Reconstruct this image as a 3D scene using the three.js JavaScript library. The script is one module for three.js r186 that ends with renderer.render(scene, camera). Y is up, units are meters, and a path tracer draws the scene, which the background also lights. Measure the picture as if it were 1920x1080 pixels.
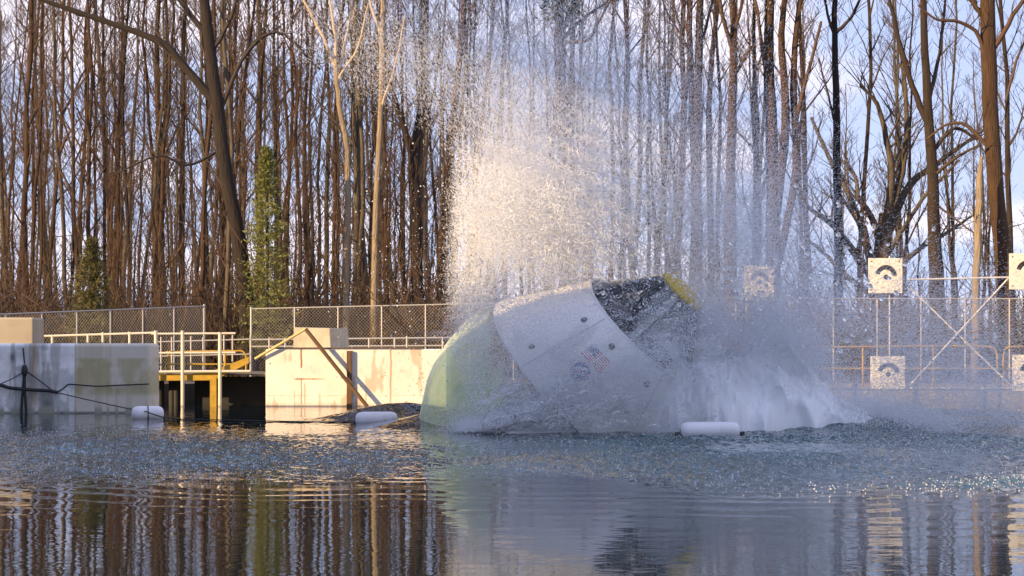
import * as THREE from 'three';
import { mergeGeometries } from 'three/addons/utils/BufferGeometryUtils.js';
import { RoundedBoxGeometry } from 'three/addons/geometries/RoundedBoxGeometry.js';

// ---------------------------------------------------------------- camera, sky, sun, exposure
const scene = new THREE.Scene();
const F = 3456, EYE = 1.615, HORIZON = 645;            // lens in pixels of a 1920 wide picture, eye height over the water
const camera = new THREE.PerspectiveCamera(2 * Math.atan(645 / F) * 180 / Math.PI, 1920 / 1290, 0.1, 1200);
camera.position.set(0, EYE, 0);
camera.setViewOffset(1920, 1290, 0, 0, 1920, 1080);    // shift lens: verticals stay vertical
camera.updateProjectionMatrix();

const renderer = new THREE.WebGLRenderer({ antialias: true });
renderer.toneMapping = THREE.LinearToneMapping;
renderer.toneMappingExposure = 1.75;
renderer.shadowMap.enabled = true;

const SUN = new THREE.Vector3(-0.78, 0.27, 0.60).normalize();
const sun = new THREE.DirectionalLight(new THREE.Color().setRGB(1.0, 0.68, 0.35), 5);
sun.position.copy(SUN).multiplyScalar(120).add(new THREE.Vector3(0, 0, -50));
sun.target.position.set(0, 0, -50);
sun.castShadow = true;
Object.assign(sun.shadow.camera, { left: -60, right: 60, top: 40, bottom: -40, near: 1, far: 300 });
sun.shadow.mapSize.set(4096, 4096);
scene.add(sun, sun.target);

// ---------------------------------------------------------------- random, noise
function rng(seed) {
  let a = seed >>> 0;
  return () => { a = (a + 0x6D2B79F5) | 0; let t = Math.imul(a ^ (a >>> 15), 1 | a); t = (t + Math.imul(t ^ (t >>> 7), 61 | t)) ^ t; return ((t ^ (t >>> 14)) >>> 0) / 4294967296; };
}
const R0 = rng(7);
const gauss = (r) => Math.sqrt(-2 * Math.log(1 - r() * 0.999999)) * Math.cos(6.2831853 * r());
const clamp = (x, a = 0, b = 1) => Math.min(b, Math.max(a, x));
const lerp = (a, b, t) => a + (b - a) * t;
const smooth = (a, b, x) => { const t = clamp((x - a) / (b - a)); return t * t * (3 - 2 * t); };
function hash2(x, y, s = 0) { let h = (Math.imul(x | 0, 374761393) + Math.imul(y | 0, 668265263) + Math.imul(s | 0, 1442695041)) | 0; h = Math.imul(h ^ (h >>> 13), 1274126177); return ((h ^ (h >>> 16)) >>> 0) / 4294967296; }
function vnoise(x, y, s = 0, px = 0, py = 0) {
  const ix = Math.floor(x), iy = Math.floor(y), fx = x - ix, fy = y - iy, u = fx * fx * (3 - 2 * fx), v = fy * fy * (3 - 2 * fy);
  const w = (i, j) => hash2(px ? ((i % px) + px) % px : i, py ? ((j % py) + py) % py : j, s);
  return lerp(lerp(w(ix, iy), w(ix + 1, iy), u), lerp(w(ix, iy + 1), w(ix + 1, iy + 1), u), v);
}
function fbm(x, y, oct = 4, s = 0, px = 0, py = 0) { let v = 0, a = 0.5, t = 0; for (let i = 0; i < oct; i++) { v += a * vnoise(x, y, s + i * 17, px, py); t += a; a *= 0.5; x *= 2; y *= 2; px *= 2; py *= 2; } return v / t; }

// sky: pale winter afternoon blue, thin rose-white cloud
{
  const W = 1024, H = 512, d = new Float32Array(W * H * 4);
  for (let j = 0; j < H; j++) for (let i = 0; i < W; i++) {
    const el = ((j + 0.5) / H - 0.5) * Math.PI, az = ((i + 0.5) / W) * Math.PI * 2, y = Math.sin(el), c = Math.cos(el);
    const dx = Math.cos(az) * c, dz = Math.sin(az) * c, t = clamp(y, 0, 1), k = Math.pow(1 - t, 3);
    let col = [lerp(0.22, 0.44, k), lerp(0.30, 0.51, k), lerp(0.57, 0.70, k)];
    const q = 3.2 / (t + 0.22);
    const n = fbm(dx * q + 11, dz * q + 5, 5, 3), m = smooth(0.44, 0.66, n) * smooth(-0.05, 0.06, y) * 0.72;
    const cl = [0.84, 0.75, 0.79];
    for (let e = 0; e < 3; e++) d[(j * W + i) * 4 + e] = lerp(col[e], cl[e], m);
    d[(j * W + i) * 4 + 3] = 1;
  }
  const tex = new THREE.DataTexture(d, W, H, THREE.RGBAFormat, THREE.FloatType);
  tex.mapping = THREE.EquirectangularReflectionMapping; tex.magFilter = THREE.LinearFilter; tex.minFilter = THREE.LinearFilter; tex.wrapS = THREE.RepeatWrapping; tex.needsUpdate = true;
  scene.background = tex; scene.environment = tex;
}

// ---------------------------------------------------------------- helpers
const V = (x, y, z) => new THREE.Vector3(x, y, z);
const at = (px, py, D) => V((px - 960) / F * D, EYE + (HORIZON - py) / F * D, -D);
const rgb = (r, g, b) => new THREE.Color().setRGB(r, g, b);
const taken = new Map();
function numbered(n) { const k = taken.get(n) ?? 0; taken.set(n, k + 1); return k ? n + '_' + String(k).padStart(3, '0') : n; }
function tag(o, label, category, group, kind) { o.userData.label = label; if (category) o.userData.category = category; if (group) o.userData.group = group; if (kind) o.userData.kind = kind; return o; }
function shade(m) { m.castShadow = true; m.receiveShadow = true; return m; }
function thing(name, label, category, pos = V(0, 0, 0), turn = 0, group) {
  const o = new THREE.Group(); o.name = numbered(name); o.position.copy(pos); o.rotation.y = turn; scene.add(o);
  return tag(o, label, category, group);
}
function part(name, geo, mat, parent) { const m = shade(new THREE.Mesh(geo, mat)); m.name = parent === scene ? numbered(name) : name; parent.add(m); return m; }
function structure(name, geo, mat, label) { const m = part(name, geo, mat, scene); m.userData.kind = 'structure'; if (label) m.userData.label = label; return m; }

class GB {                                              // collects triangles for one mesh
  constructor() { this.p = []; this.n = []; this.u = []; this.i = []; }
  tube(pts, rad, sides = 8, cap = true) {
    const N = pts.length, base = this.p.length / 3, T = V(), A = V(), B = V(), C = V(); let len = 0, ref = null;
    for (let k = 0; k < N; k++) {
      T.subVectors(pts[Math.min(N - 1, k + 1)], pts[Math.max(0, k - 1)]).normalize();
      if (!ref) ref = Math.abs(T.y) < 0.9 ? V(0, 1, 0) : V(1, 0, 0);
      A.crossVectors(T, ref).normalize(); B.crossVectors(T, A).normalize(); ref = B.clone().negate(); if (ref.lengthSq() < 0.1) ref = V(1, 0, 0);
      if (k) len += pts[k].distanceTo(pts[k - 1]);
      const r = typeof rad === 'number' ? rad : rad[k];
      for (let s = 0; s <= sides; s++) {
        const a = s / sides * Math.PI * 2; C.copy(A).multiplyScalar(Math.cos(a)).addScaledVector(B, Math.sin(a));
        this.p.push(pts[k].x + C.x * r, pts[k].y + C.y * r, pts[k].z + C.z * r); this.n.push(C.x, C.y, C.z); this.u.push(s / sides * Math.max(0.15, 6.28 * (typeof rad === 'number' ? rad : rad[0])), len);
      }
    }
    const w = sides + 1;
    for (let k = 0; k < N - 1; k++) for (let s = 0; s < sides; s++) { const a = base + k * w + s; this.i.push(a, a + 1, a + w, a + 1, a + w + 1, a + w); }
    if (cap) for (const k of [0, N - 1]) {
      const c = this.p.length / 3; this.p.push(pts[k].x, pts[k].y, pts[k].z); T.subVectors(pts[k], pts[k ? k - 1 : 1]).normalize(); this.n.push(T.x, T.y, T.z); this.u.push(0, 0);
      for (let s = 0; s < sides; s++) { const a = base + k * w + s; k ? this.i.push(c, a, a + 1) : this.i.push(c, a + 1, a); }
    }
    return this;
  }
  tri(a, b, c) {
    const n = V().subVectors(b, a).cross(V().subVectors(c, a)).normalize(), k = this.p.length / 3;
    for (const q of [a, b, c]) { this.p.push(q.x, q.y, q.z); this.n.push(n.x, n.y, n.z); this.u.push(q.x, q.y); }
    this.i.push(k, k + 1, k + 2); return this;
  }
  geo() {
    const g = new THREE.BufferGeometry();
    g.setAttribute('position', new THREE.Float32BufferAttribute(this.p, 3)); g.setAttribute('normal', new THREE.Float32BufferAttribute(this.n, 3)); g.setAttribute('uv', new THREE.Float32BufferAttribute(this.u, 2)); g.setIndex(this.i); return g;
  }
}
const pipe = (a, b, r, sides = 8) => new GB().tube([a, b], r, sides).geo();
const tubeGeo = (pts, r, sides = 8) => new GB().tube(pts, r, sides).geo();
function curve(pts, n = 24) { return new THREE.CatmullRomCurve3(pts).getPoints(n); }
function box(x0, x1, y0, y1, z0, z1) {                  // box with uv in metres
  const g = new THREE.BoxGeometry(x1 - x0, y1 - y0, z1 - z0).translate((x0 + x1) / 2, (y0 + y1) / 2, (z0 + z1) / 2);
  const p = g.attributes.position, n = g.attributes.normal, u = g.attributes.uv;
  for (let k = 0; k < p.count; k++) { const ax = Math.abs(n.getX(k)), ay = Math.abs(n.getY(k)); u.setXY(k, ax > 0.5 ? p.getZ(k) : p.getX(k), ay > 0.5 ? p.getZ(k) : p.getY(k)); }
  return g;
}
function dataTex(W, H, fn, srgb = true, repeat = true) {
  const d = new Uint8Array(W * H * 4);
  for (let j = 0; j < H; j++) for (let i = 0; i < W; i++) { const c = fn((i + 0.5) / W, (j + 0.5) / H, i, j), k = (j * W + i) * 4; for (let e = 0; e < 3; e++) d[k + e] = clamp(Array.isArray(c) ? c[e] : c) * 255; d[k + 3] = 255; }
  const t = new THREE.DataTexture(d, W, H); t.magFilter = THREE.LinearFilter; t.minFilter = THREE.LinearFilter; t.wrapS = t.wrapT = repeat ? THREE.RepeatWrapping : THREE.ClampToEdgeWrapping;
  if (srgb) t.colorSpace = THREE.SRGBColorSpace; t.needsUpdate = true; return t;
}
const s2 = (c) => Math.pow(clamp(c), 1 / 2.2);
const std = (o) => new THREE.MeshStandardMaterial({ roughness: 0.8, ...o });

// ---------------------------------------------------------------- materials
const barkTex = dataTex(256, 512, (u, v) => {
  const a = fbm(u * 10, v * 6, 4, 21, 10, 6), b = fbm(u * 3, v * 3, 3, 33, 3, 3), ridge = Math.abs(2 * vnoise(u * 14, v * 3, 40, 14, 3) - 1);
  const k = 0.45 + 0.55 * a * (0.5 + 0.5 * ridge) + 0.35 * (b - 0.5); return [s2(k), s2(k * 0.97), s2(k * 0.93)];
});
barkTex.repeat.set(1.2, 0.5);
const barkBump = dataTex(256, 256, (u, v) => Math.abs(2 * fbm(u * 12, v * 3, 3, 55, 12, 3) - 1), false); barkBump.repeat.set(1.2, 0.7);
const bark = (r, g, b) => std({ color: rgb(r, g, b), map: barkTex, bumpMap: barkBump, bumpScale: 0.03, roughness: 0.95 });
const BARK = { russet: bark(0.098, 0.055, 0.027), brown: bark(0.060, 0.041, 0.027), grey: bark(0.15, 0.122, 0.086), pale: bark(0.42, 0.34, 0.23), dark: bark(0.036, 0.026, 0.019) };  // dark is lowered to hold the shade on the leaning tree limb
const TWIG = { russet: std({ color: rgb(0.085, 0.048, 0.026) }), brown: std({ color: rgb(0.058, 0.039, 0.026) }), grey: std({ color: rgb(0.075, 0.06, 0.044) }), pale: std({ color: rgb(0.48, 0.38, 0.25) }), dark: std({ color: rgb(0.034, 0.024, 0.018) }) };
const concreteBump = dataTex(256, 256, (u, v) => fbm(u * 24, v * 24, 4, 71, 24, 24), false);
const cream = std({ color: rgb(0.62, 0.56, 0.44), roughness: 0.55 });
const galv = std({ color: rgb(0.42, 0.40, 0.36), roughness: 0.5, metalness: 0.3 });
const yellowPaint = std({ color: rgb(0.50, 0.31, 0.025), roughness: 0.55, map: dataTex(128, 128, (u, v) => { const n = fbm(u * 8, v * 8, 4, 81, 8, 8); const k = 0.7 + 0.5 * (n - 0.3); return [s2(k), s2(k), s2(k * 0.95)]; }) });
const blackRope = std({ color: rgb(0.018, 0.02, 0.02), roughness: 0.7 });
const blackRubber = std({ color: rgb(0.015, 0.016, 0.016), roughness: 0.7 });
const concretePlain = std({ color: rgb(0.46, 0.42, 0.36), bumpMap: concreteBump, bumpScale: 0.006, roughness: 0.95, map: dataTex(512, 512, (u, v) => { const n = fbm(u * 6, v * 6, 5, 91, 6, 6), m = fbm(u * 30, v * 4, 3, 95, 30, 4); const k = 0.72 + 0.4 * (n - 0.5) + 0.25 * (m - 0.5); return [s2(k), s2(k * 0.98), s2(k * 0.93)]; }) });
concretePlain.map.repeat.set(0.35, 0.35);

// ---------------------------------------------------------------- ground, basin walls
const groundTex = dataTex(512, 512, (u, v) => { const n = fbm(u * 40, v * 40, 4, 101, 40, 40), m = fbm(u * 5, v * 5, 4, 105, 5, 5); const k = 0.4 + 0.8 * (n - 0.2) * (0.6 + 0.8 * m); return [s2(k), s2(k * 0.95), s2(k * 0.85)]; });
groundTex.repeat.set(0.2, 0.2);
{
  const s = new THREE.Shape([new THREE.Vector2(-600, -300), new THREE.Vector2(600, -300), new THREE.Vector2(600, 900), new THREE.Vector2(-600, 900)]);
  s.holes.push(new THREE.Path([new THREE.Vector2(-30, 3), new THREE.Vector2(-30, 52), new THREE.Vector2(30, 52), new THREE.Vector2(30, 3)]));
  const g = new THREE.ShapeGeometry(s).rotateX(-Math.PI / 2).translate(0, 0.45, 0);
  structure('ground', g, std({ color: rgb(0.17, 0.12, 0.075), map: groundTex, bumpMap: groundTex, bumpScale: 0.03, roughness: 1 }), 'leaf-littered ground under the woods around the basin');
  const wall = (x0, x1, z0, z1) => structure('basin_wall', box(x0, x1, -1.5, 0.5, z0, z1), concretePlain);
  wall(-30.3, 30.3, -52.3, -51.95); wall(-30.3, 30.3, -3.05, -2.7); wall(-30.3, -29.95, -51.95, -3.05); wall(29.95, 30.3, -51.95, -3.05);
}

// ---------------------------------------------------------------- water
const mound = (x, z) => {                               // bulge pushed up round the splash
  const a = Math.exp(-(((x + 2.35) / 1.4) ** 2) - (((z + 39.3) / 1.2) ** 2)) * 0.36;
  const b = Math.exp(-(((x + 1.0) / 1.3) ** 2) - (((z + 36.6) / 1.7) ** 2)) * 0.34;
  const c = Math.exp(-(((x - 6.6) / 1.3) ** 2) - (((z + 35.4) / 1.2) ** 2)) * 0.28;
  return a + b + c;
};
const edgeZ = (x) => -21.3 + 1.5 * smooth(0, 3.5, x) + 1.5 * smooth(3, 8, x) + 3.0 * (fbm(x * 0.45 + 3, 4.2, 3, 9) - 0.5);  // near limit of the water beaten rough by falling spray
{
  const X0 = -15, X1 = 15, Z0 = -13, Z1 = -47, nx = 860, nz = 520, vc = [], p = [], u = [], idx = [];
  const r = rng(91);
  for (let j = 0; j <= nz; j++) for (let i = 0; i <= nx; i++) {
    const x = lerp(X0, X1, i / nx), z = lerp(Z0, Z1, j / nz);
    const rim = smooth(0, 0.06, i / nx) * smooth(0, 0.06, 1 - i / nx) * smooth(0, 0.03, j / nz) * smooth(0, 0.08, 1 - j / nz);
    const rough = smooth(0.6, -3.2, z - edgeZ(x) + 1.6 * (fbm(x * 1.5, z * 0.9, 3, 68) - 0.5)) * (1 - 0.93 * smooth(-28, -36, z) * smooth(2.5, -0.5, x));
    const hump = Math.exp(-(((x + 2.2) / 1.8) ** 2) - (((z + 38.5) / 2.2) ** 2)), patch = 0.35 + 1.1 * smooth(0.3, 0.7, fbm(x * 0.5, z * 0.35, 3, 66)), chop = ((r() - 0.5) * 0.013 + (fbm(x * 8, z * 4, 3, 61) - 0.5) * 0.085 + Math.pow(r(), 60) * 0.03) * patch;
    const swell = 0.0016 * Math.sin(Math.hypot(x - 1.5, z + 36) * 8 + 14 * fbm(x * 0.35, z * 0.5, 3, 72)) * smooth(7, 1, z - edgeZ(x)) * (0.4 + 1.2 * fbm(x * 0.4, z * 0.3, 2, 74));
    p.push(x, (mound(x, z) + chop * Math.max(rough, 0.45 * hump) + swell) * rim, z); u.push(x, -z); const ae = rough * (0.55 + 0.9 * (fbm(x * 1.3, z * 0.8, 3, 64) - 0.3)); vc.push(0.008 + 0.008 * ae, 0.016 + 0.066 * ae, 0.017 + 0.078 * ae);
  }
  const w = nx + 1;
  for (let j = 0; j < nz; j++) for (let i = 0; i < nx; i++) { const a = j * w + i; idx.push(a, a + 1, a + w, a + 1, a + w + 1, a + w); }
  const quad = (x0, x1, z0, z1) => { const k = p.length / 3; for (const [x, z] of [[x0, z0], [x1, z0], [x1, z1], [x0, z1]]) { p.push(x, 0, z); u.push(x, -z); vc.push(0.008, 0.016, 0.017); } idx.push(k, k + 1, k + 2, k, k + 2, k + 3); };
  quad(-30, 30, -3, Z0); quad(-30, 30, Z1, -52); quad(-30, X0, Z0, Z1); quad(X1, 30, Z0, Z1);
  const g = new THREE.BufferGeometry();
  g.setAttribute('position', new THREE.Float32BufferAttribute(p, 3)); g.setAttribute('uv', new THREE.Float32BufferAttribute(u, 2)); g.setAttribute('color', new THREE.Float32BufferAttribute(vc, 3)); g.setIndex(idx); g.computeVertexNormals();
  const ripple = dataTex(1024, 1024, (a, b) => 0.65 * fbm(a * 8, b * 44, 3, 111, 8, 44) + 0.35 * fbm(a * 60, b * 90, 2, 117, 60, 90), false);
  ripple.repeat.set(1 / 9, 1 / 9);
  structure('pond_water', g, new THREE.MeshPhysicalMaterial({ vertexColors: true, roughness: 0.02, ior: 1.33, bumpMap: ripple, bumpScale: 0.0023 }), 'dark teal basin water, mirror smooth near and beaten rough by falling spray');
}

// ---------------------------------------------------------------- unseen hall added left of view, shaped to shade block, hull and mist
{
  const t = thing('added_shade_hall', 'added unseen hall with an overhanging shade box on the bank left of the basin', 'hall', V(-16.6, 0.45, 0));
  const prof = [[-41.5, 0], [-41.5, 2.15], [-39.6, 3.05], [-38, 3.75], [-36.6, 4.25], [-34, 4.5], [-25.5, 5.2], [-24.4, 5.9], [-22.9, 7.0], [-22, 8.1], [-20.6, 8.8], [-20.4, 15], [-5, 15], [-5, 0]], dx = -3, dz = 2.31, g = new GB();  // roof outline stepped to set where the added shade ends
  const P = prof.map(([z, y]) => [V(0, y, z), V(dx, y, z + dz)]);
  for (let k = 0; k < P.length - 1; k++) { g.tri(P[k][0], P[k + 1][0], P[k + 1][1]).tri(P[k][0], P[k + 1][1], P[k][1]); }
  for (const e of [0, 1]) for (let k = 1; k < P.length - 2; k++) { g.tri(V(P[k][e].x, 0, P[k][e].z), P[k][e], P[k + 1][e]).tri(V(P[k][e].x, 0, P[k][e].z), P[k + 1][e], V(P[k + 1][e].x, 0, P[k + 1][e].z)); }
  part('wall', g.geo(), std({ color: rgb(0.45, 0.46, 0.46), roughness: 0.6 }), t);
  const gal = new GB(), Q = [[-25.5, 13.4], [-20.35, 13.4], [-20.35, 17.5], [-25.5, 17.5]].map(([z, y]) => [V(0, y, z), V(dx, y, z + dz)]);  // overhanging box added to shade the upper plume
  for (let k = 0; k < 4; k++) { const a = Q[k], b = Q[(k + 1) % 4]; gal.tri(a[0], a[1], b[0]).tri(a[1], b[1], b[0]); }
  for (const e of [0, 1]) gal.tri(Q[0][e], Q[1][e], Q[2][e]).tri(Q[0][e], Q[2][e], Q[3][e]);
  const gm = std({ color: rgb(0.40, 0.41, 0.42), roughness: 0.6 }), gg = part('shade_box', gal.geo(), gm, t);
  for (let k = 0, y = 10.4; y < 13.35; k++) { const h = 0.05 + 0.026 * k; part('shade_slat', box(-0.05, 0.03, y, y + h, -25.5, -20.45), gm, gg); y += Math.max(h + 0.03, 0.36 - 0.004 * k); }  // slats thicken upward so the added shade fades in
  part('added_door', box(0.005, 0.06, 0, 2.1, -33, -32), std({ color: rgb(0.2, 0.22, 0.24) }), t);
}

// ---------------------------------------------------------------- trees
function wander(r, a, dir, len, n, bend, up) {          // a growing limb: n+1 points
  const pts = [a.clone()], d = dir.clone().normalize();
  for (let k = 0; k < n; k++) { d.x += (r() - 0.5) * bend; d.z += (r() - 0.5) * bend; d.y += (r() - 0.5) * bend * 0.6 + up; d.normalize(); pts.push(pts[k].clone().addScaledVector(d, len / n)); }
  return pts;
}
function along(pts, t) { const k = Math.min(pts.length - 2, Math.floor(t * (pts.length - 1))), f = t * (pts.length - 1) - k; return pts[k].clone().lerp(pts[k + 1], f); }
function sprout(g, r, pts, rad, len, n, deep) {         // twigs off a limb
  for (let k = 0; k < n; k++) {
    const t = 0.2 + 0.8 * (k + r()) / n, a = along(pts, t), b = along(pts, Math.min(1, t + 0.05)), dir = b.sub(along(pts, Math.max(0, t - 0.05))).normalize();
    const side = V(r() - 0.5, r() * 0.6 - 0.1, r() - 0.5).normalize(); dir.multiplyScalar(0.75).addScaledVector(side, 0.85);
    const l = len * (0.5 + r() * 0.8) * (1.15 - 0.6 * t), q = wander(r, a, dir, l, deep ? 3 : 2, 0.5, 0.08), rr = Math.max(0.011, rad * (1 - 0.5 * t));
    g.tube(q, q.map((_, m) => Math.max(0.008, rr * (1 - 0.75 * m / (q.length - 1)))), 3, false);
    if (deep) sprout(g, r, q, rr * 0.55, l * 0.55, deep, 0);
  }
}
function forestTree(seed, o) {                          // {height, rad, clear, limbs, reach, steep, lean}
  const r = rng(seed), tr = new GB(), cr = new GB(), n = 12, pts = [], rad = [];
  let x = 0, z = 0; const lx = (r() - 0.5) * o.lean, lz = (r() - 0.5) * o.lean;
  for (let k = 0; k <= n; k++) {
    const t = k / n; if (k) { x += (r() - 0.5) * 0.34 + lx * o.height / n; z += (r() - 0.5) * 0.34 + lz * o.height / n; }
    pts.push(V(x, -0.15 + t * o.height, z)); rad.push(o.rad * (1 + 0.5 * Math.exp(-t * 40)) * (1 - 0.86 * Math.pow(t, 1.15)) + 0.01);
  }
  tr.tube(pts, rad, 8, false); const slim = [0.78, 0.55].map((f) => new GB().tube(pts, rad.map((q) => q * f), 8, false).geo());
  for (let k = 0; k < o.limbs; k++) {
    const t = o.clear + (0.97 - o.clear) * Math.pow((k + r() * 0.9) / o.limbs, 0.9), a = along(pts, t), az = k * 2.4 + r() * 1.2, up = o.steep + r() * 0.7, rr = o.rad * (1 - 0.86 * t) * (0.28 + r() * 0.3);
    const q = wander(r, a, V(Math.cos(az), up, Math.sin(az)), o.reach * (0.45 + r() * 0.75) * (1.1 - 0.6 * t), 4, 0.4, 0.10);
    cr.tube(q, q.map((_, m) => Math.max(0.01, rr * (1 - 0.8 * m / 4))), 4, false);
    sprout(cr, r, q, rr * 0.45, o.reach * 0.45, 5, 3);
  }
  for (let k = 0; k < 5; k++) {                         // dead stubs low on the stem
    const a = along(pts, 0.04 + r() * o.clear * 0.8), az = r() * 6.3, q = wander(r, a, V(Math.cos(az), 0.3 - r() * 0.5, Math.sin(az)), 0.5 + r() * 1.3, 3, 0.5, 0);
    cr.tube(q, [0.025, 0.018, 0.012, 0.007], 3, false); sprout(cr, r, q, 0.01, 0.6, 2, 0);
  }
  return [tr.geo(), cr.geo(), ...slim];
}
function tree(name, label, group, geos, kind, pos, turn = 0, k = 1, girth = 1) {
  const t = thing(name, label, 'tree', pos, turn, group);
  t.scale.setScalar(k); const tilt = rng(Math.round(pos.x * 997 + pos.z * 131)); t.rotation.x = (tilt() - 0.5) * 0.07; t.rotation.z = (tilt() - 0.5) * 0.09;
  part('trunk', girth > 0.75 ? geos[0] : girth > 0.55 ? geos[2] : geos[3], BARK[kind], t); part('crown', geos[1], TWIG[kind], t);
  return t;
}
const tallGeos = [], thinGeos = [], sapGeos = [], branchyGeos = [];
for (let k = 0; k < 6; k++) tallGeos.push(forestTree(300 + k, { height: 25 + k % 3 * 2, rad: 0.175, clear: 0.16 + 0.035 * k, limbs: 21, reach: 4.4, steep: 1.0, lean: 0.06 }));
for (let k = 0; k < 6; k++) thinGeos.push(forestTree(340 + k, { height: 20 + k % 3 * 2, rad: 0.085, clear: 0.12 + 0.04 * k, limbs: 20, reach: 3.2, steep: 1.1, lean: 0.09 }));
for (let k = 0; k < 5; k++) sapGeos.push(forestTree(380 + k, { height: 11 + k, rad: 0.065, clear: 0.14, limbs: 20, reach: 2.2, steep: 1.0, lean: 0.10 }));
for (let k = 0; k < 4; k++) branchyGeos.push(forestTree(420 + k, { height: 19 + k, rad: 0.22, clear: 0.16, limbs: 22, reach: 6.0, steep: 0.9, lean: 0.05 }));
const GROUND = 0.45, onGround = (px, D) => V((px - 960) / F * D, GROUND, -D);
{
  const r = rng(2024);
  const G = { tall: 'tall trees of the bare wood behind the fence', thin: 'thin stems of the bare wood behind the fence', sap: 'saplings of the bare wood behind the fence' };
  const zone = (px) => px < 290 ? 'behind the shaded concrete block' : px < 480 ? 'behind the dock' : px < 850 ? 'behind the sunlit concrete block' : px < 1250 ? 'behind the tall spray plume' : px < 1560 ? 'behind the single target stand' : 'behind the braced target rig';
  const L = { russet: 'tall bare tree with russet bark ', brown: 'tall bare tree with plain brown bark ', grey: 'tall bare tree with grey bark ', dark: 'tall bare tree with near-black bark ', thinr: 'thin russet-stemmed bare tree in the wood ', thing: 'thin grey-stemmed bare tree in the wood ', sapr: 'slight russet sapling at the wood edge ', sapb: 'slight brown sapling at the wood edge ' };
  const spots = [];
  const place = (lo, hi, n, d0, d1) => {                 // spread along the picture width with jitter, front to back
    for (let k = 0; k < n; k++) spots.push([lerp(lo, hi, (k + r()) / n), lerp(d0, d1, Math.pow(r(), 0.8))]);
  };
  place(-150, 860, 31, 66, 104); place(860, 1420, 14, 68, 104); place(1420, 2050, 5, 76, 104);
  for (const [px, D] of spots) { const kind = px < 420 ? (r() < 0.45 ? 'russet' : r() < 0.5 ? 'dark' : 'brown') : px < 860 ? (r() < 0.2 ? 'russet' : r() < 0.3 ? 'brown' : 'grey') : (r() < 0.6 ? 'russet' : 'brown'); const k = Math.floor(r() * 6); tree('bare_tree', L[kind] + zone(px), G.tall, tallGeos[k], kind, onGround(px, D), r() * 6.28, 0.85 + r() * 0.35, 0.4 + r() * r() * 0.8); }
  spots.length = 0;
  place(-150, 870, 62, 63, 108); place(870, 1450, 20, 66, 108); place(1450, 2050, 6, 74, 108);
  for (const [px, D] of spots) { const ru = r() < (px < 420 ? 0.65 : 0.35); tree('thin_tree', (ru ? L.thinr : L.thing) + zone(px), G.thin, thinGeos[Math.floor(r() * 6)], ru ? 'russet' : 'grey', onGround(px, D), r() * 6.28, 0.85 + r() * 0.4, 0.6 + r() * 0.6); }
  spots.length = 0;
  place(-100, 870, 60, 61, 76); place(870, 2000, 24, 62, 76);
  for (const [px, D] of spots) { const ru = r() < 0.6; tree('bare_sapling', (ru ? L.sapr : L.sapb) + zone(px), G.sap, sapGeos[Math.floor(r() * 5)], ru ? 'russet' : 'brown', onGround(px, D), r() * 6.28, 0.4 + r() * 0.4, 0.9 + r() * 0.5); }
}
// far wood: nobody could count it
{
  const r = rng(88), kinds = [thinGeos[1], tallGeos[2]], m = new THREE.Matrix4(), q = new THREE.Quaternion(), mats = [TWIG.brown, TWIG.grey];
  kinds.forEach((gs, k) => {
    const geo = mergeGeometries([gs[0], gs[1]]), n = 55, im = shade(new THREE.InstancedMesh(geo, mats[k], n)); im.name = numbered('far_wood');
    for (let i = 0; i < n; i++) {
      const D = lerp(112, 190, r()), right = r() < 0.3, px = right ? lerp(880, 2100, r()) : lerp(-200, 900, r()), s = 0.8 + r() * 0.4;
      m.compose(onGround(px, D), q.setFromAxisAngle(V(0, 1, 0), r() * 6.28), V(s, s, s)); im.setMatrixAt(i, m);
    }
    tag(im, k ? 'far mass of grey bare trunks deep in the wood' : 'far mass of brown thin stems deep in the wood', 'wood', null, 'stuff'); scene.add(im);
  });
}
// brushwood under the trees
{
  const r = rng(55), mk = (seed) => { const g = new GB(), q = rng(seed); for (let k = 0; k < 26; k++) { const az = q() * 6.28, pts = wander(q, V((q() - 0.5) * 1.2, -0.1, (q() - 0.5) * 1.2), V(Math.cos(az) * 0.6, 1, Math.sin(az) * 0.6), 1.0 + q() * 2.0, 4, 0.7, 0); g.tube(pts, [0.016, 0.013, 0.011, 0.009, 0.006], 3, false); sprout(g, q, pts, 0.009, 0.8, 5, 0); } return g.geo(); };
  const kinds = [[mk(1), rgb(0.10, 0.064, 0.042), 300], [mk(2), rgb(0.07, 0.05, 0.033), 300]], m = new THREE.Matrix4(), qq = new THREE.Quaternion();
  kinds.forEach(([g, c, n], k) => {
    const im = shade(new THREE.InstancedMesh(g, std({ color: c, roughness: 1 }), n)); im.name = numbered('brushwood');
    for (let i = 0; i < n; i++) { const px = r() < 0.68 ? lerp(-100, 880, r()) : lerp(880, 2050, r()), D = lerp(62, 86, r()), s = 0.5 + r() * r() * 1.7; m.compose(onGround(px, D), qq.setFromAxisAngle(V(0, 1, 0), r() * 6.28), V(s, s, s)); im.setMatrixAt(i, m); }
    tag(im, k ? 'dark tangled brushwood low under the bare trees' : 'reddish bare brushwood behind the fence', 'brushwood', null, 'stuff'); scene.add(im);
  });
}
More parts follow.
